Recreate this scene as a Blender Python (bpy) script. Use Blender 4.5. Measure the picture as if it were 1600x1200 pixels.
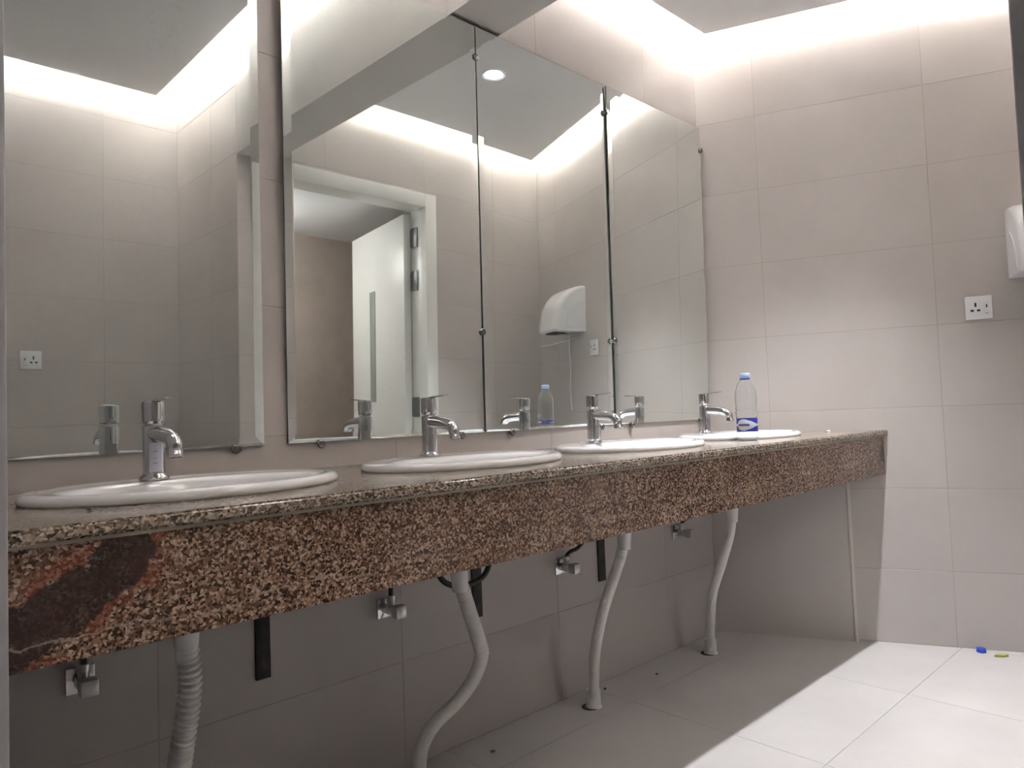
import bpy, bmesh, math, random
from mathutils import Vector, Matrix
random.seed(7)
for o in list(bpy.data.objects): bpy.data.objects.remove(o, do_unlink=True)
scene = bpy.context.scene
COL = scene.collection

# ------------------------------------------------------------------ camera
YAW, PITCH, ROLL, FPX = 0.75973, 0.042986, -0.038107, 1119.18
CAM = Vector((0.0, -1.6, 0.9116))
fw = Vector((math.sin(YAW)*math.cos(PITCH), math.cos(YAW)*math.cos(PITCH), math.sin(PITCH)))
rt = Vector((math.cos(YAW), -math.sin(YAW), 0)); up = rt.cross(fw)
c_, s_ = math.cos(ROLL), math.sin(ROLL)
rt, up = c_*rt + s_*up, -s_*rt + c_*up
cd = bpy.data.cameras.new('camera'); cam = bpy.data.objects.new('camera', cd); COL.objects.link(cam)
cd.sensor_width = 36; cd.lens = FPX/1600*36; cd.clip_start = .02
cam.matrix_world = Matrix(((rt.x, up.x, -fw.x, CAM.x), (rt.y, up.y, -fw.y, CAM.y), (rt.z, up.z, -fw.z, CAM.z), (0, 0, 0, 1)))
scene.camera = cam
# ------------------------------------------------------------------ world, exposure
w = bpy.data.worlds.new('world'); scene.world = w; w.use_nodes = True
w.node_tree.nodes['Background'].inputs[0].default_value = (.9, .93, 1, 1)
w.node_tree.nodes['Background'].inputs[1].default_value = 0.02
vs = scene.view_settings
vs.view_transform = 'Standard'; vs.look = 'None'; vs.gamma = 1; vs.use_curve_mapping = False
vs.exposure = 1.6
COVE_B, COVE_A, DOWN_W = 225.0, 185.0, 17.5

# ------------------------------------------------------------------ room numbers (metres)
L = 2.648; AL = 0.4185; TA = math.tan(AL); CA = math.cos(AL); SA = math.sin(AL)
YB = -1.57          # front wall of the far zone
YA = -2.33          # front wall of the near alcove
XB1, XB2, ZB = 1.314, 1.506, 2.094
ZP, ZPA, ZC = 2.42, 2.51, 2.72  # drop panel underside, slab
ZT = 0.80           # worktop
XL = 0.143          # left nib

# ------------------------------------------------------------------ materials
def mat(name):
    m = bpy.data.materials.new(name); m.use_nodes = True
    nt = m.node_tree; return m, nt, nt.nodes['Principled BSDF']
def setp(b, col=None, rough=None, metal=None, spec=None, **k):
    if col: b.inputs['Base Color'].default_value = (*col, 1)
    if rough is not None: b.inputs['Roughness'].default_value = rough
    if metal is not None: b.inputs['Metallic'].default_value = metal
    if spec is not None: b.inputs['Specular IOR Level'].default_value = spec
    for a, v in k.items(): b.inputs[a].default_value = v
def N(nt, t, **k):
    n = nt.nodes.new(t)
    for a, v in k.items(): setattr(n, a, v)
    return n
def noise(nt, scale, detail=3, rough=.5, vec=None):
    n = N(nt, 'ShaderNodeTexNoise'); n.inputs['Scale'].default_value = scale
    n.inputs['Detail'].default_value = detail; n.inputs['Roughness'].default_value = rough
    if vec is not None: nt.links.new(vec, n.inputs['Vector'])
    return n
def ramp(nt, fac, stops, interp='LINEAR'):
    r = N(nt, 'ShaderNodeValToRGB'); r.color_ramp.interpolation = interp
    e = r.color_ramp.elements
    while len(e) < len(stops): e.new(.5)
    for i, (p, c) in enumerate(stops): e[i].position = p; e[i].color = (*c, 1) if len(c) == 3 else c
    nt.links.new(fac, r.inputs[0]); return r.outputs[0]
def mixc(nt, fac, a, b, blend='MIX'):
    m = N(nt, 'ShaderNodeMix', data_type='RGBA', blend_type=blend)
    for i, v in ((0, fac), (6, a), (7, b)):
        if isinstance(v, (int, float)): m.inputs[i].default_value = v
        elif isinstance(v, tuple): m.inputs[i].default_value = (*v, 1)
        else: nt.links.new(v, m.inputs[i])
    return m.outputs[2]
def math_(nt, op, a, b=None, c=None):
    m = N(nt, 'ShaderNodeMath', operation=op)
    for i, v in enumerate((a, b, c)):
        if v is None: continue
        if isinstance(v, (int, float)): m.inputs[i].default_value = v
        else: nt.links.new(v, m.inputs[i])
    return m.outputs[0]
def bump(nt, b, h, strength=.1, dist=.002):
    n = N(nt, 'ShaderNodeBump'); n.inputs['Strength'].default_value = strength; n.inputs['Distance'].default_value = dist
    nt.links.new(h, n.inputs['Height']); nt.links.new(n.outputs[0], b.inputs['Normal'])
def worldpos(nt): return N(nt, 'ShaderNodeNewGeometry').outputs['Position']
M = {}
def simple(key, col, rough=.5, metal=0, **k):
    m, nt, b = mat(key); setp(b, col, rough, metal, **k); M[key] = m; return m
def tile_mat(key, c1, c2, rough, cloud=3.0, vary=.05):
    m, nt, b = mat(key); P = worldpos(nt)
    n = noise(nt, cloud, 4, .6, P); n2 = noise(nt, 60, 3, .6, P)
    c = ramp(nt, n.outputs[0], [(.3, c1), (.7, c2)])
    info = N(nt, 'ShaderNodeObjectInfo')
    v = math_(nt, 'MULTIPLY_ADD', info.outputs['Random'], vary, 1-vary/2)
    hsv = N(nt, 'ShaderNodeHueSaturation'); nt.links.new(c, hsv.inputs['Color']); nt.links.new(v, hsv.inputs['Value'])
    c = mixc(nt, .06, hsv.outputs[0], n2.outputs[1], 'SOFT_LIGHT')
    nt.links.new(c, b.inputs['Base Color']); setp(b, None, rough, 0, .4)
    bump(nt, b, n2.outputs[0], .03, .001)
    M[key] = m; return m
tile_mat('wall_tile', (.505, .468, .450), (.545, .508, .490), .34)
tile_mat('floor_tile', (.60, .575, .57), (.65, .63, .625), .22, 4, .03)
tile_mat('brown_tile', (.46, .38, .335), (.53, .44, .39), .4, 6)
simple('grout', (.43, .395, .37), .8)
def plaster(key, col):
    m, nt, b = mat(key); n = noise(nt, 25, 5, .6, worldpos(nt)); n2 = noise(nt, 1.5, 3, .5, worldpos(nt))
    c = ramp(nt, n2.outputs[0], [(.3, tuple(x*.96 for x in col)), (.7, col)])
    nt.links.new(c, b.inputs['Base Color']); setp(b, None, .75, 0, .3); bump(nt, b, n.outputs[0], .06, .002); M[key] = m
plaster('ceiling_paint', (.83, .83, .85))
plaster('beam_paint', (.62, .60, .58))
plaster('grey_paint', (.42, .42, .45))
simple('chrome', (.62, .62, .64), .12, 1)
simple('dull_chrome', (.5, .5, .5), .28, 1)
simple('ceramic', (.91, .91, .93), .08, 0, **{'Coat Weight': .5, 'Coat Roughness': .03})
simple('white_plastic', (.84, .84, .86), .25)
simple('white_lacquer', (.80, .80, .78), .35)
simple('hose_plastic', (.82, .80, .78), .42)
simple('black_rubber', (.02, .02, .02), .45)
simple('dark_hole', (.015, .015, .015), .7)
simple('floor_grout', (.50, .475, .46), .6)
simple('clip_metal', (.24, .24, .24), .22, 1)
simple('dark_steel', (.16, .16, .16), .35, .8)
simple('red_dot', (.6, .05, .03), .4)
simple('sticker', (.62, .63, .74), .5)
simple('blue_cap', (.02, .07, .55), .35)
simple('pale_blue_cap', (.45, .62, .85), .35)
simple('leaf_bit', (.34, .34, .08), .7)
simple('dirt_and_shade', (.05, .04, .035), .9)  # colour of the debris specks and of the shade painted beside the collars
simple('caulk', (.45, .40, .33), .6)
simple('sign_grey', (.45, .45, .46), .5)
simple('frosted', (.32, .36, .33), .2)
def emis(key, col, st):
    m, nt, b = mat(key); setp(b, (.8, .8, .8), .5)
    b.inputs['Emission Color'].default_value = (*col, 1); b.inputs['Emission Strength'].default_value = st; M[key] = m
emis('led_b', (1, .95, .875), COVE_B); emis('led_front', (1, .95, .82), COVE_B*.11); emis('led_a', (1, .95, .875), COVE_A)
emis('lamp_lens', (.95, .97, 1), 30)
# rusty steel
m, nt, b = mat('rusty_steel'); n = noise(nt, 30, 5, .65, worldpos(nt))
nt.links.new(ramp(nt, n.outputs[0], [(.35, (.012, .011, .010)), (.6, (.035, .028, .022)), (.75, (.10, .075, .055))]), b.inputs['Base Color']); setp(b, None, .55, .2); M['rusty_steel'] = m
# clear plastic
m, nt, b = mat('clear_plastic'); setp(b, (.96, .98, .99), .06, 0, **{'Transmission Weight': 1.0, 'IOR': 1.33}); M['clear_plastic'] = m
# mirror: silvered glass, slightly green, with water spots and haze
m, nt, b = mat('mirror_glass'); P = worldpos(nt)
setp(b, (.83, .87, .85), .015, 1)
nz = noise(nt, 5, 6, .7, P); sp = noise(nt, 120, 2, .5, P)
msk = math_(nt, 'MULTIPLY', ramp(nt, nz.outputs[0], [(.5, (0, 0, 0)), (.75, (1, 1, 1))]), ramp(nt, sp.outputs[0], [(.55, (0, 0, 0)), (.7, (1, 1, 1))]))
dif = N(nt, 'ShaderNodeBsdfDiffuse'); dif.inputs[0].default_value = (.62, .65, .64, 1)
mx = N(nt, 'ShaderNodeMixShader'); nt.links.new(math_(nt, 'MULTIPLY_ADD', msk, .10, .065), mx.inputs[0])
nt.links.new(b.outputs[0], mx.inputs[1]); nt.links.new(dif.outputs[0], mx.inputs[2])
nt.links.new(mx.outputs[0], nt.nodes['Material Output'].inputs[0]); M['mirror_glass'] = m
simple('lit_edge', (.66, .62, .56), .3)  # paler than the tile: light on the panel edge, put into the colour
simple('glass_edge', (.16, .20, .18), .15)
# granite
def granite(key, inclusions, stops):
    m, nt, b = mat(key); P = worldpos(nt)
    wob = noise(nt, 90, 2, .5, P)
    pv = N(nt, 'ShaderNodeVectorMath', operation='MULTIPLY_ADD'); nt.links.new(wob.outputs[1], pv.inputs[0]); pv.inputs[1].default_value = (.006,)*3; nt.links.new(P, pv.inputs[2])
    v = N(nt, 'ShaderNodeTexVoronoi'); v.inputs['Scale'].default_value = 290; nt.links.new(pv.outputs[0], v.inputs['Vector'])
    sep = N(nt, 'ShaderNodeSeparateColor'); nt.links.new(v.outputs['Color'], sep.inputs[0])
    big = noise(nt, 5, 4, .6, P)
    f = math_(nt, 'MULTIPLY_ADD', big.outputs[0], .35, math_(nt, 'MULTIPLY_ADD', sep.outputs[0], .92, -.19))
    c = ramp(nt, f, stops)
    if inclusions:
        wn = noise(nt, 11, 5, .62, P)
        wv = N(nt, 'ShaderNodeVectorMath', operation='MULTIPLY_ADD'); nt.links.new(wn.outputs[1], wv.inputs[0]); wv.inputs[1].default_value = (.10, 0, .07); nt.links.new(P, wv.inputs[2])
        sx = N(nt, 'ShaderNodeSeparateXYZ'); nt.links.new(wv.outputs[0], sx.inputs[0])
        for (x0, z0, x1, z1, r0, r1, core, rim) in inclusions:
            # distance to a segment in the x-z plane of the slab
            x0 += .05; x1 += .05; z0 += .035; z1 += .035
            dx, dz = x1-x0, z1-z0; ll = dx*dx+dz*dz
            ax = math_(nt, 'SUBTRACT', sx.outputs[0], x0); az = math_(nt, 'SUBTRACT', sx.outputs[2], z0)
            t = math_(nt, 'ADD', math_(nt, 'MULTIPLY', ax, dx/ll), math_(nt, 'MULTIPLY', az, dz/ll))
            t = math_(nt, 'MINIMUM', math_(nt, 'MAXIMUM', t, 0), 1)
            ex = math_(nt, 'SUBTRACT', ax, math_(nt, 'MULTIPLY', t, dx)); ez = math_(nt, 'SUBTRACT', az, math_(nt, 'MULTIPLY', t, dz))
            d = math_(nt, 'SQRT', math_(nt, 'ADD', math_(nt, 'MULTIPLY', ex, ex), math_(nt, 'MULTIPLY', ez, ez)))
            outer = N(nt, 'ShaderNodeMapRange'); outer.inputs[1].default_value = r1; outer.inputs[2].default_value = r1*.7; nt.links.new(d, outer.inputs[0])
            pn = noise(nt, 40, 3, .6, P)
            patch = math_(nt, 'MULTIPLY', outer.outputs[0], ramp(nt, pn.outputs[0], [(.42, (0, 0, 0)), (.52, (1, 1, 1))]))
            c = mixc(nt, math_(nt, 'MULTIPLY', patch, .65), c, rim)
            inner = N(nt, 'ShaderNodeMapRange'); inner.inputs[1].default_value = r0; inner.inputs[2].default_value = r0*.85; nt.links.new(d, inner.inputs[0])
            c = mixc(nt, math_(nt, 'MULTIPLY', inner.outputs[0], .86), c, core)
        # thin pale vein along the foot
        vz = math_(nt, 'ABSOLUTE', math_(nt, 'SUBTRACT', math_(nt, 'SUBTRACT', sx.outputs[2], .695), math_(nt, 'MULTIPLY', sx.outputs[0], .012)))
        vein = N(nt, 'ShaderNodeMapRange'); vein.inputs[1].default_value = .0022; vein.inputs[2].default_value = .0006; nt.links.new(vz, vein.inputs[0])
        c = mixc(nt, math_(nt, 'MULTIPLY', vein.outputs[0], .45), c, (.42, .33, .26))
    nt.links.new(c, b.inputs['Base Color']); setp(b, None, .16, 0, .5)
    M[key] = m
granite('granite_top', None, [(.0, (.03, .026, .022)), (.2, (.10, .075, .055)), (.42, (.22, .165, .125)), (.62, (.34, .275, .22)), (.82, (.50, .44, .37)), (1, (.64, .59, .52))])
granite('granite_apron', [(.12, .655, .275, .745, .036, .064, (.020, .015, .015), (.15, .035, .022)),
                          (2.88, .70, 2.93, .78, .025, .05, (.035, .018, .018), (.12, .03, .025))],
        [(.0, (.026, .016, .012)), (.2, (.070, .036, .025)), (.42, (.17, .098, .068)), (.62, (.265, .165, .118)), (.82, (.42, .31, .24)), (1, (.56, .47, .39))])
# bottle label: blue print with a pale lens shape, a dark word bar and a sweep
m, nt, b = mat('bottle_label'); tc = N(nt, 'ShaderNodeTexCoord'); s3 = N(nt, 'ShaderNodeSeparateXYZ'); nt.links.new(tc.outputs['Object'], s3.inputs[0])
ang = math_(nt, 'ARCTAN2', s3.outputs[0], math_(nt, 'MULTIPLY', s3.outputs[1], -1))   # 0 faces -Y
hh = math_(nt, 'DIVIDE', math_(nt, 'SUBTRACT', s3.outputs[2], .055), .022)
a2 = math_(nt, 'DIVIDE', math_(nt, 'ADD', ang, .35), .75)
lens = math_(nt, 'ADD', math_(nt, 'MULTIPLY', a2, a2), math_(nt, 'MULTIPLY', hh, hh))
wave = math_(nt, 'ABSOLUTE', hh)
sw = math_(nt, 'LESS_THAN', wave, math_(nt, 'MULTIPLY_ADD', math_(nt, 'COSINE', math_(nt, 'MULTIPLY', ang, 2.6)), .28, .42))
c = mixc(nt, sw, (.03, .035, .30), (.62, .70, .86))
c = mixc(nt, math_(nt, 'LESS_THAN', lens, .8), c, (.66, .72, .84))
bar = math_(nt, 'MULTIPLY', math_(nt, 'LESS_THAN', math_(nt, 'ABSOLUTE', a2), .75), math_(nt, 'LESS_THAN', wave, .16))
c = mixc(nt, bar, c, (.09, .10, .20))
nt.links.new(c, b.inputs['Base Color']); setp(b, None, .35); M['bottle_label'] = m

# ------------------------------------------------------------------ mesh helpers
def link(name, me, parent=None, m=None, smooth=False):
    if m is not None:
        me.materials.clear()
        for k in ([m] if isinstance(m, str) else m): me.materials.append(M[k])
    o = bpy.data.objects.new(name, me); COL.objects.link(o)
    if parent is not None: o.parent = parent
    if smooth:
        for p in me.polygons: p.use_smooth = True
    return o
def from_bm(name, bm, parent=None, m=None, smooth=False, loc=None):
    bmesh.ops.recalc_face_normals(bm, faces=bm.faces)
    me = bpy.data.meshes.new(name); bm.to_mesh(me); bm.free()
    o = link(name, me, parent, m, smooth)
    if loc is not None: o.location = loc
    return o
def sharp(o, deg=35):
    me = o.data
    for p in me.polygons: p.use_smooth = True
    bm = bmesh.new(); bm.from_mesh(me)
    for e in bm.edges:
        if len(e.link_faces) == 2 and e.calc_face_angle(0) > math.radians(deg): e.smooth = False
    bm.to_mesh(me); bm.free(); return o
def box(bm, x0, x1, y0, y1, z0, z1, bev=0, seg=2):
    r = bmesh.ops.create_cube(bm, size=1)
    for v in r['verts']:
        v.co = Vector((x0+(v.co.x+.5)*(x1-x0), y0+(v.co.y+.5)*(y1-y0), z0+(v.co.z+.5)*(z1-z0)))
    if bev:
        es = list({e for v in r['verts'] for e in v.link_edges})
        bmesh.ops.bevel(bm, geom=es, offset=bev, segments=seg, affect='EDGES', profile=.5)
    return r['verts']
def boxo(name, x0, x1, y0, y1, z0, z1, m, parent=None, bev=0, seg=2, loc=None):
    bm = bmesh.new(); box(bm, x0, x1, y0, y1, z0, z1, bev, seg)
    o = from_bm(name, bm, parent, m, loc=loc)
    if bev: sharp(o)
    return o
def prism(bm, poly, z0, z1):
    a = [bm.verts.new((x, y, z0)) for x, y in poly]; b = [bm.verts.new((x, y, z1)) for x, y in poly]
    bm.faces.new(a); bm.faces.new(b[::-1]); n = len(poly)
    for i in range(n): bm.faces.new((a[i], a[(i+1) % n], b[(i+1) % n], b[i]))
def prismo(name, poly, z0, z1, m, parent=None):
    bm = bmesh.new(); prism(bm, poly, z0, z1); return from_bm(name, bm, parent, m)
def lathe(bm, prof, n=32, mtx=None, sx=1, sy=1):
    rings = []
    for (r, z) in prof:
        if r < 1e-6: rings.append([bm.verts.new((0, 0, z))])
        else: rings.append([bm.verts.new((r*sx*math.cos(2*math.pi*i/n), r*sy*math.sin(2*math.pi*i/n), z)) for i in range(n)])
    for a, b in zip(rings, rings[1:]):
        if len(a) == 1 and len(b) == 1: continue
        for i in range(n):
            j = (i+1) % n
            if len(a) == 1: bm.faces.new((a[0], b[i], b[j]))
            elif len(b) == 1: bm.faces.new((a[i], a[j], b[0]))
            else: bm.faces.new((a[i], a[j], b[j], b[i]))
    if mtx is not None:
        for r in rings:
            for v in r: v.co = mtx @ v.co
def latheo(name, prof, m, parent=None, n=32, mtx=None, loc=None, sx=1, sy=1, deg=40):
    bm = bmesh.new(); lathe(bm, prof, n, mtx, sx, sy); return sharp(from_bm(name, bm, parent, m, loc=loc), deg)
def catmull(pts, per):
    out = []; P = [Vector(p) for p in pts]; P = [2*P[0]-P[1]] + P + [2*P[-1]-P[-2]]
    for i in range(1, len(P)-2):
        for k in range(per):
            t = k/per; a, b, c, d = P[i-1:i+3]
            out.append(.5*((2*b)+(c-a)*t+(2*a-5*b+4*c-d)*t*t+(3*b-a-3*c+d)*t**3))
    out.append(P[-2]); return out
def resample(pts, step):
    d = [0]
    for a, b in zip(pts, pts[1:]): d.append(d[-1]+(b-a).length)
    n = max(2, int(d[-1]/step)); out = []; k = 0
    for i in range(n+1):
        s = d[-1]*i/n
        while k < len(d)-2 and d[k+1] < s: k += 1
        t = (s-d[k])/max(1e-9, d[k+1]-d[k]); out.append(pts[k].lerp(pts[k+1], t))
    return out, d[-1]
def tube(bm, pts, rad, n=14, cap=True):
    N_ = len(pts); ref = None; rings = []
    for i, p in enumerate(pts):
        t = (pts[min(i+1, N_-1)]-pts[max(i-1, 0)]).normalized()
        if ref is None: ref = t.orthogonal().normalized()
        ref = (ref-t*ref.dot(t)).normalized(); bn = t.cross(ref)
        r = rad(i) if callable(rad) else rad
        rings.append([bm.verts.new(p+r*(math.cos(2*math.pi*k/n)*ref+math.sin(2*math.pi*k/n)*bn)) for k in range(n)])
    for a, b in zip(rings, rings[1:]):
        for k in range(n): bm.faces.new((a[k], a[(k+1) % n], b[(k+1) % n], b[k]))
    if cap: bm.faces.new(rings[0][::-1]); bm.faces.new(rings[-1])
def tubeo(name, pts, rad, m, parent=None, n=14, deg=60):
    bm = bmesh.new(); tube(bm, [Vector(p) for p in pts], rad, n); return sharp(from_bm(name, bm, parent, m), deg)
def empty(name, loc, rz=0):
    o = bpy.data.objects.new(name, None); COL.objects.link(o); o.location = loc; o.rotation_euler = (0, 0, rz); o.empty_display_size = .05; return o
def tag(o, label, cat, group=None, kind=None):
    o['label'] = label; o['category'] = cat
    if group: o['group'] = group
    if kind: o['kind'] = kind
    return o
def struct(o, label, cat): return tag(o, label, cat, None, 'structure')
def copy_tree(o, parent=None):
    c = o.copy(); COL.objects.link(c); c.parent = parent
    for ch in [x for x in bpy.data.objects if x.parent == o]: copy_tree(ch, c)
    return c

# ------------------------------------------------------------------ tiled surfaces
JOINT = .0018
def cuts(a, b, first, step):
    k = math.ceil((a-first)/step-1e-6); xs = [a]
    x = first+k*step
    while x < b-1e-4:
        if x-a > .004 and b-x > .004: xs.append(x)
        x += step
    return xs+[b]
tile_cache = {}
def tile_mesh(wd, ht, th, m):
    k = (round(wd, 3), round(ht, 3), th, m)
    if k not in tile_cache:
        bm = bmesh.new(); box(bm, JOINT/2, wd-JOINT/2, 0, th, JOINT/2, ht-JOINT/2)
        es = [e for e in bm.edges if all(abs(v.co.y) < 1e-6 for v in e.verts)]
        bmesh.ops.bevel(bm, geom=es, offset=.0008, segments=1, affect='EDGES')
        bmesh.ops.recalc_face_normals(bm, faces=bm.faces)
        me = bpy.data.meshes.new('tile'); bm.to_mesh(me); bm.free(); me.materials.append(M[m]); tile_cache[k] = me
    return tile_cache[k]
def tile_wall(parent, origin, ex, s0, s1, z0, z1, sfirst, hole=None, m='wall_tile', zfirst=.275, zstep=.304, sstep=.6):
    """tiles face the side that lies to the right of direction ex; local y runs into the wall"""
    ang = math.atan2(ex[1], ex[0])
    ss = cuts(s0, s1, sfirst, sstep); zs = cuts(z0, z1, zfirst, zstep)
    for a, b in zip(ss, ss[1:]):
        for c, d in zip(zs, zs[1:]):
            rects = [(a, b, c, d)]
            if hole:
                ha, hb, hc, hd = hole; new = []
                for (a_, b_, c_, d_) in rects:
                    if b_ <= ha or a_ >= hb or d_ <= hc or c_ >= hd: new.append((a_, b_, c_, d_)); continue
                    if a_ < ha: new.append((a_, ha, c_, d_))
                    if b_ > hb: new.append((hb, b_, c_, d_))
                    ma, mb = max(a_, ha), min(b_, hb)
                    if d_ > hd: new.append((ma, mb, hd, d_))
                    if c_ < hc: new.append((ma, mb, c_, hc))
                rects = new
            for (a_, b_, c_, d_) in rects:
                if b_-a_ < .008 or d_-c_ < .008: continue
                o = link('tile', tile_mesh(b_-a_, d_-c_, .006, m), parent)
                o.location = (origin[0]+ex[0]*a_, origin[1]+ex[1]*a_, c_); o.rotation_euler = (0, 0, ang)
G = .0007   # grout set back
# back wall (mirrors): tiles face -Y
wb = struct(prismo('wall_back', [(-.6, G), (L+.1, G), (L+.1, .12), (-.6, .12)], -.05, ZC, 'grout'), 'beige tiled wall carrying the four mirrors behind the basins', 'wall')
tile_wall(wb, (0, 0), (1, 0), XL, L, 0, ZC, .486)
# right end wall, skewed
EX = (SA, -CA)     # from the corner towards the room; wall interior lies to +x
def end(s, d=0): return (L+EX[0]*s+CA*d, EX[1]*s+SA*d)   # d>0 into the wall
SEND = -YB/CA
wr = struct(prismo('wall_right', [end(-.1, G), end(SEND+.12, G), end(SEND+.12, .12), end(-.1, .12)], -.05, ZC, 'grout'), 'slanted beige tiled end wall with socket and hand dryer', 'wall')
tile_wall(wr, (L, 0), EX, 0, SEND, 0, ZC, .235, sstep=.605)
# front wall of the far zone, with the door opening (faces +Y)
DX0, DX1, DZ = 1.545, 2.375, 2.03
xe = L-YB*TA
wf = empty('wall_front', (0, 0, 0)); struct(wf, 'beige tiled wall opposite the mirrors around the white door', 'wall')
for (a, b, z0, z1) in ((XB1+G, DX0, -.05, ZC), (DX1, xe+.12, -.05, ZC), (DX0, DX1, DZ, ZC)):
    boxo('wall_core', a, b, YB-.12, YB-G, z0, z1, 'grout', wf)
tile_wall(wf, (xe, YB), (-1, 0), 0, xe-XB1, 0, ZC, .4, hole=(xe-DX1, xe-DX0, -1, DZ))
# side of that block facing the alcove (x = XB1, faces -X)
ws = struct(boxo('wall_alcove_side', XB1+G, XB1+.12, YA-.1, YB-.0025, -.05, ZC, 'grout'), 'beige tiled side wall of the alcove below the ceiling beam', 'wall')
tile_wall(ws, (XB1, YB), (0, -1), 0, YB-YA, 0, ZC, .3)
# front wall of the alcove
wa = struct(boxo('wall_alcove_front', -1.3, XB1+.12, YA-.12, YA-G, -.05, ZC, 'grout'), 'beige tiled alcove wall with a socket, seen in the left mirror', 'wall')
tile_wall(wa, (XB1, YA), (-1, 0), 0, XB1+1.2, 0, ZC, .35)
wl = struct(boxo('wall_left', -1.3, -1.2, YA, .12, -.05, ZC, 'beam_paint'), 'plain wall closing the near end of the alcove', 'wall')
# nib at the left end of the counter and partition near the camera
struct(boxo('wall_nib', -1.2, XL, -.622, 0, 0, ZC, 'grey_paint', bev=.004), 'grey wall nib closing the left end of the worktop', 'wall')
struct(boxo('trim_3', .400, .415, -1.542, -1.5262, 0, ZPA, 'grey_paint', bev=.003), 'slim grey cubicle post at the right edge of the view', 'post')
# floor
fl = struct(boxo('floor', -1.3, 3.7, YA-.1, .1, -.1, -.0015, 'floor_grout'), 'glossy off-white tiled floor below the basins', 'floor')
def floor_tiles():
    xs = cuts(-1.2, 3.5, 2.27-.6*6+.15, .6); ys = cuts(YA, 0, -.78, .6)
    for a, b in zip(xs, xs[1:]):
        for c, d in zip(ys, ys[1:]):
            bm = bmesh.new(); g = .0008
            poly = [(a+g, c+g), (b-g, c+g), (b-g, d-g), (a+g, d-g)]
            # clip against the end wall line x = L - y*TA
            out = []
            for i in range(4):
                p, q = poly[i], poly[(i+1) % 4]
                fp, fq = L-p[1]*TA-p[0], L-q[1]*TA-q[0]
                if fp >= 0: out.append(p)
                if fp*fq < 0:
                    t = fp/(fp-fq); out.append((p[0]+(q[0]-p[0])*t, p[1]+(q[1]-p[1])*t))
            if len(out) < 3: bm.free(); continue
            if d < YB+.01 and a > XB1-.05: bm.free(); continue
            prism(bm, out, -.0015, 0); from_bm('floor_tile', bm, fl, 'floor_tile')
floor_tiles()
# proud tile panel on the end wall under the worktop
boxp = [end(0, 0), end(.50, 0), end(.50, -.024), (end(-.0107, -.024)[0], -.0002)]
pp = struct(prismo('trim_1', boxp, 0, .78, 'wall_tile'), 'upright tiled panel standing proud of the end wall below the counter', 'panel')
prismo('lit_edge_strip', [end(.50, .0), end(.511, .0), end(.511, -.028), end(.50, -.028)], 0, .777, 'lit_edge', pp)  # pale strip painted in for the light caught by the panel's edge

# ------------------------------------------------------------------ ceiling with light coves, beam
struct(boxo('ceiling', -1.3, 3.7, YA-.1, .12, ZC, ZC+.08, 'ceiling_paint'), 'plain ceiling slab above the light coves', 'ceiling')
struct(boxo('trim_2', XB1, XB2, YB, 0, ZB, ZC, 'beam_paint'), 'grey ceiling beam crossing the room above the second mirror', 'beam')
GB, GE, GF = .117, .13, .15
def endoff(y, g): return L-y*TA-g/CA
yb1 = -GB; yb2 = YB+GF
panB = [(XB2, yb1), (XB2, yb2), (endoff(yb2, GE), yb2), (endoff(yb1, GE), yb1)]
struct(prismo('ceiling_panel', panB, ZP, ZP+.025, 'ceiling_paint'), 'suspended ceiling panel with glowing cove edges above the far basins', 'ceiling')
xa = XB1-.15; ya1 = -GB; ya2 = YA+.16
panA = [(-1.08, ya1), (-1.08, ya2), (xa, ya2), (xa, ya1)]
struct(prismo('ceiling_panel', panA, ZPA, ZPA+.025, 'ceiling_paint'), 'suspended ceiling panel with glowing cove edges over the alcove', 'ceiling')
def led(p, q, m, label):
    a = Vector((*p, 0)); b = Vector((*q, 0)); t = (b-a).normalized(); nrm = Vector((-t.y, t.x, 0)); w_ = .007; z_ = ZPA if m == 'led_a' else ZP
    poly = [(a+nrm*w_), (a-nrm*w_), (b-nrm*w_), (b+nrm*w_)]
    bm = bmesh.new(); prism(bm, [(v.x, v.y) for v in poly], z_+.025, z_+.036)
    o = from_bm('led_strip', bm, None, m); tag(o, label, 'light strip', 'cove light strips'); return o
ins = .022
pe1, pe2 = (endoff(yb1, GE)-ins/CA, yb1-ins), (endoff(yb2, GE)-ins/CA, yb2+ins)
led((XB2+.03, yb1-ins), (pe1[0]-.02, pe1[1]), 'led_b', 'warm cove light strip along the mirror wall, far zone')
led(pe1, pe2, 'led_b', 'warm cove light strip along the slanted end wall')
led((XB2+.03, yb2+ins), (pe2[0]-.02, pe2[1]), 'led_front', 'dim warm cove light strip above the wall with the door')
led((-1.0, ya1-ins), (xa-.05, ya1-ins), 'led_a', 'warm cove light strip along the mirror wall, near zone')
led((xa-ins, ya1-.03), (xa-ins, ya2+.03), 'led_a', 'warm cove light strip facing the ceiling beam')
led((-1.0, ya2+ins), (xa-.05, ya2+ins), 'led_a', 'warm cove light strip along the alcove wall with the socket')
# recessed downlight
DL = Vector((2.17, -.745, ZP))
dl = empty('downlight', DL); tag(dl, 'round recessed downlight in the far ceiling panel', 'light')
latheo('trim_ring', [(.040, -.001), (.056, -.001), (.058, -.004), (.052, -.007), (.040, -.004), (.040, -.001)], 'white_plastic', dl)
latheo('lens', [(0, -.002), (.039, -.002), (.039, -.0005), (0, -.0005)], 'lamp_lens', dl)
sl = bpy.data.lights.new('downlight_beam', 'SPOT'); sl.energy = DOWN_W*4; sl.spot_size = math.radians(76); sl.spot_blend = 1; sl.shadow_soft_size = .018; sl.color = (.97, .98, 1)
so = bpy.data.objects.new('downlight_beam', sl); COL.objects.link(so); so.parent = dl; so.location = (0, 0, -.012)

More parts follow.
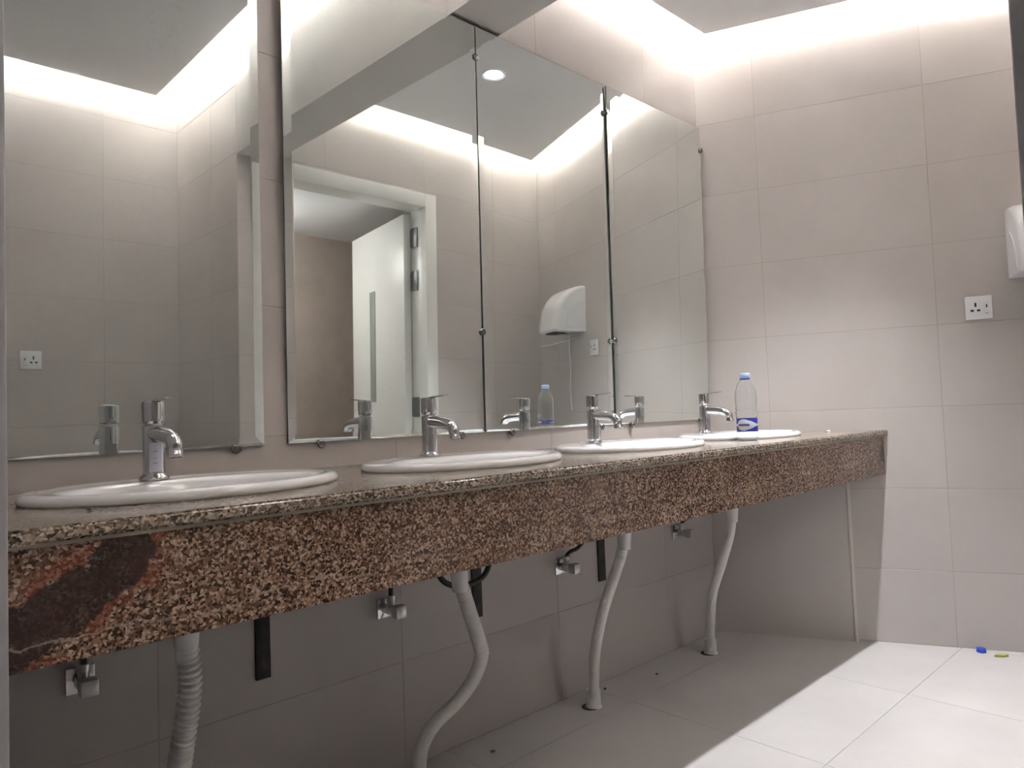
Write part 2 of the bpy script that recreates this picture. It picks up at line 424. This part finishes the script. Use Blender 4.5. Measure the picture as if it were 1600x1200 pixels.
# ------------------------------------------------------------------ door and the room behind it
dr = empty('door_1', (DX1, YB, 0)); struct(dr, 'open white door with steel hinges in a white frame, seen in the mirrors', 'door')
fwid = .062
def fr(name, x0, x1, z0, z1): boxo(name, x0-DX1, x1-DX1, -.125, .014, z0, z1, 'white_lacquer', dr, .002)
fr('door_jamb', DX1-.03, DX1+fwid-.02, 0, DZ+.055); fr('door_jamb', DX0-fwid+.02, DX0+.03, 0, DZ+.055); fr('door_head', DX0+.031, DX1-.031, DZ-.02, DZ+.055)
leafang = math.atan2(-.86, .16)
lf = boxo('door_leaf', 0, .80, -.042, 0, .01, DZ-.035, 'white_lacquer', dr, .003); lf.location = (-.032, -.128, 0); lf.rotation_euler = (0, 0, leafang)
boxo('vision_panel', .42, .50, -.046, -.040, .95, 1.62, 'frosted', lf, .001)
boxo('vision_panel', .42, .50, -.002, .004, .95, 1.62, 'frosted', lf, .001)
for z in (1.86, 1.62, .92):
    h = boxo('hinge', -.036, -.029, -.120, -.062, z-.055, z+.055, 'dark_steel', dr, .001)
    latheo('hinge_pin', [(0, -.05), (.007, -.05), (.007, .05), (0, .05)], 'dark_steel', h, 12, loc=(-.028, -.128, z))
FY = -3.1
struct(boxo('wall_corridor_end', XB1+.13, 4.2, FY-.1, FY, 0, 2.3, 'brown_tile'), 'brown tiled wall of the room beyond the door', 'wall')
struct(boxo('wall_corridor_right', 3.35, 3.45, FY, YB-.13, 0, 2.3, 'brown_tile'), 'side wall of the room beyond the door, right of the door leaf', 'wall')
struct(boxo('wall_corridor_left', XB1+.13, XB1+.2, FY, YB-.13, 0, 2.3, 'white_lacquer'), 'pale side wall of the room beyond the door, left of the door', 'wall')
struct(boxo('floor_corridor', XB1+.13, 4.2, FY, YB-.13, -.1, -.004, 'floor_tile'), 'pale floor of the room beyond the door', 'floor')
struct(boxo('ceiling_corridor', XB1+.13, 4.2, FY, YB-.13, 2.14, 2.2, 'ceiling_paint'), 'pale ceiling of the room beyond the door', 'ceiling')
cl = empty('corridor_fill_light', (1.72, -2.62, 2.14)); tag(cl, 'added ceiling light, out of sight, brightening the room beyond the door', 'light')  # unseen lamp, added to light the door leaf and the far wall
boxo('housing', -.10, .10, -.10, .10, -.05, 0, 'white_plastic', cl, .004)
emis('corridor_fill', (1, .97, .93), 8); boxo('diffuser', -.14, .14, -.14, .14, -.11, -.051, 'corridor_fill', cl, .01)  # glow of the added lamp

# ------------------------------------------------------------------ worktop
SX = [.466, 1.092, 1.730, 2.375]; TX = [.437, 1.08, 1.710, 2.352]; SY = -.283; RX, RY = .264, .192
top_poly = [(XL+.001, -.001), (XL+.001, -.598), (L+.598*TA-.001, -.598), (L-.001, -.001)]
def worktop():
    bm = bmesh.new(); es = []
    def loop(pts):
        vs_ = [bm.verts.new((x, y, 0)) for x, y in pts]
        for i in range(len(vs_)): es.append(bm.edges.new((vs_[i], vs_[(i+1) % len(vs_)])))
    loop(top_poly)
    for cx in SX: loop([(cx+(RX-.02)*math.cos(2*math.pi*i/40), SY+(RY-.02)*math.sin(2*math.pi*i/40)) for i in range(40)])
    bmesh.ops.triangle_fill(bm, edges=es, use_beauty=True)
    r = bmesh.ops.extrude_face_region(bm, geom=list(bm.faces))
    for g in r['geom']:
        if isinstance(g, bmesh.types.BMVert): g.co.z -= .019
    for v in bm.verts: v.co.z += ZT
    fe = [e for e in bm.edges if all(abs(v.co.y+.598) < 1e-5 for v in e.verts) and abs(e.verts[0].co.z-e.verts[1].co.z) < 1e-5]
    bmesh.ops.bevel(bm, geom=fe, offset=.004, segments=3, affect='EDGES')
    return from_bm('slab', bm, wt, 'granite_top')
wt = empty('worktop', (0, 0, 0)); tag(wt, 'long speckled brown granite worktop with deep granite apron', 'worktop')
worktop()
boxo('caulk_line', XL+.001, L+.585*TA-.002, -.5865, -.580, ZT-.0245, ZT-.019, 'caulk', wt)
bm = bmesh.new(); ya_, yb_ = -.583, -.563
prism(bm, [(XL+.001, ya_), (L-ya_*TA-.001, ya_), (L-yb_*TA-.001, yb_), (XL+.001, yb_)], .633, ZT-.0245)
from_bm('apron', bm, wt, 'granite_apron')

# ------------------------------------------------------------------ washbasins
def basin():
    root = empty('washbasin', (0, 0, 0))
    bm = bmesh.new(); n = 64; rings = []
    # (rx, ry, centre shift y, z)
    pr = [(RX-.018, RY-.018, 0, -.002), (RX-.002, RY-.002, 0, .0005), (RX, RY, 0, .005), (RX-.001, RY-.001, 0, .010), (RX-.006, RY-.006, 0, .0155), (RX-.015, RY-.015, 0, .0175), (RX-.026, RY-.024, 0, .0160),
          (RX-.040, RY-.052, -.022, .0150), (RX-.050, RY-.066, -.038, .0130), (RX-.056, RY-.072, -.040, .005), (RX-.070, RY-.080, -.038, -.03), (RX-.10, RY-.095, -.032, -.085), (RX-.15, RY-.13, -.018, -.125), (.05, .04, .004, -.143), (.022, .022, .008, -.145)]
    for (rx, ry, cy, z) in pr: rings.append([bm.verts.new((rx*math.cos(2*math.pi*i/n), cy+ry*math.sin(2*math.pi*i/n), z)) for i in range(n)])
    # outside of the bowl below the slab
    pr2 = [(.03, .03, .008, -.158), (RX-.14, RY-.12, -.015, -.138), (RX-.088, RY-.083, -.030, -.09), (RX-.058, RY-.068, -.034, -.03), (RX-.035, RY-.035, 0, -.004)]
    for (rx, ry, cy, z) in pr2: rings.append([bm.verts.new((rx*math.cos(2*math.pi*i/n), cy+ry*math.sin(2*math.pi*i/n), z)) for i in range(n)])
    rings.append(rings[0])
    for a, b in zip(rings, rings[1:]):
        for i in range(n): bm.faces.new((a[i], a[(i+1) % n], b[(i+1) % n], b[i]))
    o = from_bm('bowl', bm, root, 'ceramic', True)
    latheo('drain_flange', [(0, -.006), (.010, -.006), (.016, 0), (.026, .001), (.028, -.001), (.022, -.003), (.022, -.02), (0, -.02)], 'chrome', root, 24, loc=(0, .008, -.1425))
    return root
def faucet():
    root = empty('basin_tap', (0, 0, 0))
    latheo('base_flange', [(0, 0), (.0255, 0), (.026, .003), (.0245, .007), (.0205, .010), (.0195, .012), (0, .012)], 'chrome', root)
    latheo('body', [(0, .010), (.0193, .010), (.0190, .060), (.0190, .098), (.0182, .101), (.0160, .102), (0, .102)], 'chrome', root)
    latheo('neck_ring', [(0, .101), (.0155, .101), (.0155, .106), (0, .106)], 'dull_chrome', root)
    hd = latheo('handle_cap', [(0, .105), (.0168, .105), (.0180, .108), (.0190, .112), (.0195, .142), (.0188, .1455), (.0165, .147), (0, .147)], 'chrome', root)
    bm = bmesh.new(); vs_ = box(bm, -.008, .008, -.074, -.002, .1452, .1485, .0016, 2)
    for v in bm.verts: v.co.z += max(0, (-v.co.y-.02))*.06; v.co.x *= 1-.3*max(0, min(1, -v.co.y/.074))
    sharp(from_bm('lever', bm, hd, 'chrome'))
    pts = catmull([(0, -.006, .0870), (0, -.035, .0850), (0, -.066, .0810), (0, -.084, .0760), (0, -.094, .0680), (0, -.098, .0600)], 8)
    nn = len(pts); sp = tubeo('spout', pts, lambda i: .0155-.0020*min(1, i/(nn*.55)), 'chrome', root, 20)
    a = Vector((0, -.0975, .0625)); dr_ = Vector((0, -.18, -1)).normalized(); rot = Vector((0, 0, -1)).rotation_difference(dr_).to_matrix().to_4x4()
    latheo('aerator_opening', [(0, -.0125), (.0108, -.0125), (.0108, -.0115), (0, -.0115)], 'dark_hole', sp, 20, mtx=Matrix.Translation(a) @ rot)
    latheo('nozzle', [(0, .004), (.0132, .004), (.0138, 0), (.0128, -.002), (.0122, -.010), (.0132, -.012), (.0132, -.019), (.0115, -.0195), (.0110, -.011), (0, -.011)], 'chrome', sp, 24, mtx=Matrix.Translation(a) @ rot)
    return root
bz = basin(); tz = faucet()
which = ['nearest the grey wall nib', 'second from the grey wall nib', 'third from the grey wall nib', 'nearest the slanted end wall']
for i, cx in enumerate(SX):
    o = bz if i == 0 else copy_tree(bz); o.location = (cx, SY, ZT)
    tag(o, 'white oval drop-in washbasin, %s' % ['largest in view, left on the worktop', 'second from the left', 'third from the left', 'beside the water bottle'][i], 'washbasin', 'washbasins in the worktop')
    t = tz if i == 0 else copy_tree(tz); t.location = (TX[i], -.158, ZT+.0155)
    tag(t, 'chrome basin tap %s' % ['with a pale sticker on its body, leftmost basin', 'on the second basin from the left', 'on the third basin from the left', 'on the farthest basin near the water bottle'][i], 'tap', 'basin taps')
    t.rotation_euler = (0, 0, [.06, .0, -.02, .03][i])
# sticker on the first tap
bm = bmesh.new(); arc = [(-.75+1.1*k/8) for k in range(9)]
a = [bm.verts.new((.0197*math.sin(t), -.0197*math.cos(t), .016)) for t in arc]; b = [bm.verts.new((.0197*math.sin(t), -.0197*math.cos(t), .070)) for t in arc]
for k in range(8): bm.faces.new((a[k], a[k+1], b[k+1], b[k]))
st = from_bm('sticker', bm, tz, 'sticker', True); st['label'] = 'pale paper sticker'
for dz, hgt in ((.052, .006), (.040, .004), (.030, .008)):
    bm = bmesh.new(); aa = [-.42+.10*k for k in range(5)]
    a = [bm.verts.new((.0199*math.sin(t), -.0199*math.cos(t), dz)) for t in aa]; b = [bm.verts.new((.0199*math.sin(t), -.0199*math.cos(t), dz+hgt*.5)) for t in aa]
    for k in range(4): bm.faces.new((a[k], a[k+1], b[k+1], b[k]))
    from_bm('print_mark', bm, st, 'sign_grey', True)

# ------------------------------------------------------------------ mirrors
ZM0, MH = .864, 1.216
TILT = [.7, .95, .75, .9]; MYAW = [0, 0, .95, 0]
mx_ = [(XL+.008, .720), (.779, 1.393), (1.396, 2.013), (2.016, 2.632)]
mname = ['leftmost, beside the grey nib', 'second from the left, showing the door', 'third from the left, showing the hand dryer', 'farthest, in the corner by the end wall']
for i, (a, b_) in enumerate(mx_):
    wd = b_-a; root = empty('wall_mirror', ((a+b_)/2, -.004, ZM0)); root.rotation_euler = (math.radians(TILT[i]), 0, math.radians(MYAW[i]))
    tag(root, 'tall frameless wall mirror with a slanted rim, %s' % mname[i], 'mirror', 'mirrors above the basins')
    bm = bmesh.new(); bw, bd, th = .021, .0007, .005
    def ring(ins_, y): return [bm.verts.new(p) for p in ((-wd/2+ins_, y, ins_), (wd/2-ins_, y, ins_), (wd/2-ins_, y, MH-ins_), (-wd/2+ins_, y, MH-ins_))]
    r0, r1, r2 = ring(0, 0), ring(0, -th+bd), ring(bw, -th)
    bm.faces.new(r0)
    for p, q in ((r0, r1), (r1, r2)):
        for k in range(4): bm.faces.new((p[k], p[(k+1) % 4], q[(k+1) % 4], q[k]))
    bm.faces.new(r2)
    o = from_bm('glass_pane', bm, root, ['mirror_glass', 'glass_edge'])
    for p in o.data.polygons: p.material_index = 0 if p.normal.y < -.5 else 1
# mirror clips
def clip(x, z, y, label):
    r = empty('mirror_clip', (x, 0, z)); tag(r, label, 'clip', 'chrome mirror clips')
    rx = Matrix.Rotation(math.radians(90), 4, 'X')
    latheo('stud', [(0, 0), (.005, 0), (.005, y), (0, y)], 'dull_chrome', r, 14, mtx=rx)
    latheo('cap', [(0, y), (.0095, y), (.0105, y+.001), (.0105, y+.004), (.0085, y+.006), (0, y+.0065)], 'clip_metal', r, 18, mtx=rx)
    return r
clips = [(.652, .858, .010, 'under the leftmost mirror, right corner'), (.862, .858, .010, 'under the second mirror, left corner'),
         (1.305, .858, .010, 'under the second mirror, right corner'), (1.504, .858, .010, 'under the third mirror, left corner'), (1.932, .858, .010, 'under the third mirror, right corner'),
         (2.105, .858, .010, 'under the farthest mirror, left corner'), (2.56, .858, .010, 'under the farthest mirror, right corner'),
         (1.3945, 1.985, .026, 'high on the joint of second and third mirror'), (2.0145, 1.985, .027, 'high on the joint of third and farthest mirror'), (2.632, 1.985, .026, 'high on the farthest mirror at the corner'),
         (1.3945, 1.16, .014, 'low on the joint of second and third mirror'), (2.0145, 1.16, .018, 'low on the joint of third and farthest mirror'), (.7235, 1.985, .020, 'high on the right edge of the leftmost mirror')]
for (x, z, y, s) in clips: clip(x, z, y, 'small round chrome mirror clip ' + s)

# ------------------------------------------------------------------ below the worktop
CY = -.275
def hose(i, pts, ridges, label):
    r = empty('drain_hose', (pts[0][0], pts[0][1], 0)); tag(r, label, 'drain hose', 'white drain hoses under the worktop')
    P = [Vector(p)-Vector((pts[0][0], pts[0][1], 0)) for p in pts]
    top = P[0]
    cone_len = .10
    latheo('tailpiece', [(0, .6415), (.026, .6415), (.026, .60), (.024, .575), (.0195, .525), (.0185, .505), (0, .505)], 'white_plastic', r, 28)
    cv, ln = resample(catmull([tuple(p) for p in P], 24), .0021)
    pitch = (.0115, .0085, .0085, .0085)[i]
    amp = lambda s: ridges[0] if s < ridges[1] else ridges[2]
    bm = bmesh.new(); N_ = len(cv)
    tube(bm, cv, lambda k: (.0178, .0170, .0165, .0158)[i]+amp(ln*k/N_)*math.cos(2*math.pi*(ln*k/N_)/pitch), 16)
    sharp(from_bm('hose', bm, r, 'hose_plastic'), 80)
    e = P[-1]
    latheo('floor_collar', [(.0175, .052), (.0215, .052), (.0225, .048), (.0225, .004), (.026, .0), (.0175, 0), (.0175, .052)], 'hose_plastic', r, 24, loc=(e.x, e.y, 0))
    latheo('collar_shadow', [(0, .0012), (.027, .0012), (.027, .0002), (0, .0002)], 'dirt_and_shade', r, 20, loc=(e.x-.012, e.y+.004, 0))  # dark disc painting the small shadow on the left of the collar
HP = [[(.450, CY, .53), (.455, CY, .475), (.452, -.272, .425), (.444, -.265, .36), (.440, -.25, .30), (.43, -.22, .18), (.42, -.19, .09), (.42, -.17, .005)],
      [(1.066, CY, .53), (1.073, -.275, .508), (1.098, -.27, .444), (1.131, -.258, .373), (1.148, -.247, .328), (1.131, -.235, .276), (1.095, -.215, .228), (1.044, -.19, .184), (1.023, -.165, .131), (1.026, -.145, .072), (1.03, -.135, .005)],
      [(1.690, CY, .54), (1.684, -.262, .48), (1.662, -.235, .388), (1.660, -.197, .292), (1.681, -.148, .164), (1.714, -.108, .005)],
      [(2.306, CY, .54), (2.302, -.266, .465), (2.285, -.238, .36), (2.285, -.195, .246), (2.333, -.148, .104), (2.372, -.12, .005)]]
HL = ['white corrugated drain hose with conical adapter under the leftmost basin', 'white drain hose bent in a wide S under the second basin', 'white drain hose slanting to the floor under the third basin', 'slim white drain hose near the slanted end wall']
for i in range(4): hose(i, HP[i], [(.0030, 9, 0), (.0012, .22, .0004), (.0005, 9, 0), (.0004, 9, 0)][i], HL[i])

def valve(x, z, label, hpts):
    r = empty('angle_valve', (x, 0, z)); tag(r, label, 'valve', 'angle valves below the worktop')
    boxo('wall_plate', -.025, .025, -.008, 0, -.025, .025, 'chrome', r, .002)
    bd = boxo('valve_body', -.011, .011, -.052, -.008, -.011, .011, 'chrome', r, .002)
    latheo('outlet', [(0, .012), (.010, .012), (.010, .024), (.0125, .025), (.0125, .037), (.010, .038), (0, .038)], 'dull_chrome', bd, 16, loc=(0, -.031, -.002))
    boxo('valve_knob', -.0150, .0150, -.079, -.052, -.0150, .0150, 'dull_chrome', r, .0025)
    if hpts:
        pts = catmull([(0, -.031, .034)]+hpts, 10); tubeo('supply_hose', pts, .0062, 'black_rubber', r, 10)
VL = ['square chrome angle valve on the wall below the leftmost basin', 'square chrome angle valve between the first two drain hoses', 'chrome angle valve left of the third drain hose', 'chrome angle valve left of the farthest drain hose']
valve(.345, .437, VL[0], [(.0, -.05, .09), (.05, -.09, .2), (.09, -.12, .32)])
valve(1.035, .428, VL[1], [(.0, -.036, .07), (.005, -.05, .14), (.04, -.09, .22), (.08, -.12, .33)])
valve(1.70, .42, VL[2], [(.012, -.036, .046), (.055, -.036, .055), (.10, -.04, .09), (.13, -.06, .16), (.12, -.1, .3)])
valve(2.355, .438, VL[3], [(.012, -.036, .046), (.055, -.036, .055), (.10, -.04, .09), (.13, -.06, .16), (.12, -.1, .3)])
# loose hose loop under the second basin
tag(tubeo('supply_hose', catmull([(1.09, -.13, .62), (1.115, -.13, .515), (1.16, -.13, .478), (1.22, -.13, .472), (1.28, -.13, .50), (1.31, -.13, .62)], 10), .0075, 'black_rubber'), 'black hose loop hanging behind the second drain hose', 'hose')
# support brackets
for k, (x, zb_, lab) in enumerate(((.707, .338, 'dark rusty steel bracket on the wall right of the leftmost drain hose'), (1.345, .335, 'dark steel bracket behind the second drain hose'), (1.905, .335, 'dark steel bracket behind the third drain hose'))):
    r = empty('support_bracket', (x, 0, zb_)); tag(r, lab, 'bracket', 'steel brackets below the worktop')
    boxo('wall_leg', -.017, .017, -.008, 0, 0, ZT-.0195-zb_, 'rusty_steel', r, .001)
    boxo('arm', -.017, .017, -.055, -.008, ZT-.0275-zb_, ZT-.0195-zb_, 'rusty_steel', r, .001)

# ------------------------------------------------------------------ sockets
def socket(name, s, z, place, label, flip=False):
    r = empty(name, (0, 0, 0)); tag(r, label, 'socket', 'wall sockets')
    r.location = (place[0], place[1], z); r.rotation_euler = (0, 0, place[2])
    boxo('face_plate', -.043, .043, -.009, 0, -.043, .043, 'white_plastic', r, .003, 3)
    boxo('switch_rocker', .017, .031, -.0115, -.008, -.012, .018, 'white_plastic', r, .0015)
    boxo('switch_mark', .022, .026, -.0121, -.0115, -.002, .010, 'dark_hole', r)
    boxo('indicator', .018, .030, -.0096, -.009, -.024, -.021, 'sign_grey', r)
    boxo('earth_slot', -.013, -.007, -.0094, -.009, .003, .018, 'dark_hole', r)
    for x in (-.021, -.001): boxo('pin_slot', x-.005, x+.005, -.0094, -.009, -.014, -.007, 'dark_hole', r)
    return r
se = .889/CA
socket('wall_socket', 0, 1.238, (*end(se), math.atan2(EX[1], EX[0])), 'white three-pin wall socket on the slanted end wall')
socket('wall_socket', 0, 1.19, (.66, YA, math.pi), 'white three-pin wall socket reflected in the leftmost mirror')

# ------------------------------------------------------------------ hand dryer
hs = 1.095/CA
hd = empty('hand_dryer', (*end(hs), 1.335)); hd.rotation_euler = (0, 0, math.atan2(EX[1], EX[0]))
tag(hd, 'white rounded hand dryer on the slanted end wall', 'hand dryer')
def dryer_body():
    bm = bmesh.new(); W2 = .125; prof = []
    # side profile: (depth from wall, height)
    prof.append((0, 0)); prof.append((.13, 0)); prof.append((.175, .004)); prof.append((.19, .015))
    for k in range(1, 13):
        a = k/12*math.pi/2; prof.append((.19*math.cos(a)**.9 if k < 12 else 0, .015+.245*math.sin(a)))
    cols = []
    us = [-1, -.96, -.86, -.5, 0, .5, .86, .96, 1]
    for u in us:
        sh = 1 if abs(u) < .8 else (.985 if abs(u) < .9 else (.94 if abs(u) < .98 else .86))
        cols.append([bm.verts.new((u*W2, -d*sh, .0+h*(1-(1-sh)*.55))) for d, h in prof])
    for a, b in zip(cols, cols[1:]):
        for k in range(len(prof)): bm.faces.new((a[k], a[(k+1) % len(prof)], b[(k+1) % len(prof)], b[k]))
    bm.faces.new(cols[0]); bm.faces.new(cols[-1][::-1])
    return sharp(from_bm('housing', bm, hd, 'white_plastic'), 40)
dryer_body()
for sx_ in (-1, 1):
    bm = bmesh.new(); pts = [(.01, .02)]+[(.125*math.cos(a*math.pi/20), .02+.155*math.sin(a*math.pi/20)) for a in range(0, 11)]
    pts[-1] = (.01, .175)
    x0, x1 = sx_*.124, sx_*.128
    a = [bm.verts.new((x0, -d, h)) for d, h in pts]; b = [bm.verts.new((x1, -d*.97-.001, h*.97+.002)) for d, h in pts]
    bm.faces.new(a); bm.faces.new(b[::-1])
    for k in range(len(pts)): bm.faces.new((a[k], a[(k+1) % len(pts)], b[(k+1) % len(pts)], b[k]))
    from_bm('side_panel', bm, hd, 'white_plastic')
boxo('air_outlet', -.06, .06, -.165, -.10, -.006, .003, 'dark_hole', hd, .002)
boxo('sensor_window', -.02, .02, -.085, -.06, -.003, .002, 'dark_hole', hd, .001)
bm = bmesh.new(); box(bm, -.09, .09, -.20, -.02, -.0015, .0015, .001)
tr = from_bm('drip_guard', bm, hd, 'white_plastic', loc=(0, 0, -.018)); tr.rotation_euler = (math.radians(-20), 0, 0); tr.rotation_euler = (math.radians(16), 0, 0)
tubeo('power_cord', catmull([(.06, -.012, .01), (.062, -.014, -.08), (.052, -.014, -.2), (.062, -.014, -.32), (.05, -.012, -.44)], 8), .004, 'white_plastic', hd, 8)

# ------------------------------------------------------------------ water bottle
BX, BY = 2.135, -.443
bt = empty('water_bottle', (BX, BY, ZT)); bt.rotation_euler = (0, 0, -1.07); bt.scale = (1.06, 1.06, .93); tag(bt, 'clear plastic water bottle with blue label on the worktop', 'bottle')
prof = [(.0, .004), (.018, .0035), (.024, 0), (.0295, .003), (.0318, .012), (.0318, .028), (.0305, .031), (.0305, .079), (.0318, .082), (.0322, .10), (.030, .106), (.0322, .112), (.030, .120), (.0315, .128), (.0322, .150), (.0300, .172), (.0235, .195), (.0150, .210), (.0125, .214), (.0125, .226)]
inner = [(max(r-.0007, 0), z+.0006) for r, z in prof]
latheo('shell', prof+inner[::-1], 'clear_plastic', bt, 40)
latheo('label', [(.0309, .032), (.0311, .0325), (.0311, .0775), (.0309, .078), (.0307, .0775), (.0307, .0325), (.0309, .032)], 'bottle_label', bt, 48)
latheo('cap', [(0, .2175), (.0142, .2175), (.0148, .219), (.0148, .231), (.0135, .2335), (0, .2335)], 'pale_blue_cap', bt, 28)
latheo('cap_ring', [(.0128, .2115), (.0150, .2115), (.0150, .2155), (.0128, .2155), (.0128, .2115)], 'blue_cap', bt, 28)

# ------------------------------------------------------------------ small litter
cp = latheo('bottle_cap', [(0, 0), (.0150, 0), (.0155, .002), (.0150, .013), (.0135, .0145), (0, .0145)], 'blue_cap', None, 24, loc=(2.985, -.842, .0002)); tag(cp, 'small blue bottle cap on the floor by the end wall', 'bottle cap')
bm = bmesh.new(); pts = [(-.026, .0), (-.012, .008), (.006, .007), (.026, .003), (.022, -.006), (.004, -.008), (-.014, -.005)]
prism(bm, pts, 0, .0035)
for v in bm.verts: v.co.z += .004*abs(math.sin(v.co.x*90))*(1 if v.co.z > .001 else 0)
lb = from_bm('wrapper_scrap', bm, None, 'leaf_bit', loc=(2.975, -.905, .0002)); lb.rotation_euler = (0, 0, -.7); tag(lb, 'crumpled olive scrap on the floor beside the blue cap', 'scrap')
def speck(loc, r, label, m='dirt_and_shade'):
    bm = bmesh.new(); bmesh.ops.create_icosphere(bm, subdivisions=1, radius=r)
    for v in bm.verts: v.co += Vector((random.uniform(-1, 1), random.uniform(-1, 1), 0))*r*.4; v.co.z = v.co.z*.5+r*.5
    zmin = min(v.co.z for v in bm.verts)
    for v in bm.verts: v.co.z -= zmin
    tag(from_bm('debris_speck', bm, None, m, loc=loc), label, 'debris', 'specks of debris')
speck((1.30, -.10, .0002), .006, 'dark speck on the shaded floor right of the S-bent hose')
speck((1.84, -.05, .0002), .006, 'dark speck on the floor near the third drain hose')
speck((2.06, -.10, .0002), .005, 'dark speck on the floor between the two far hoses')
speck((.262, -.455, ZT+.0002), .0035, 'dark speck on the worktop before the leftmost basin')
speck((2.78, -.43, ZT+.0002), .007, 'whitish crumb on the worktop end near the slanted wall', 'white_plastic')
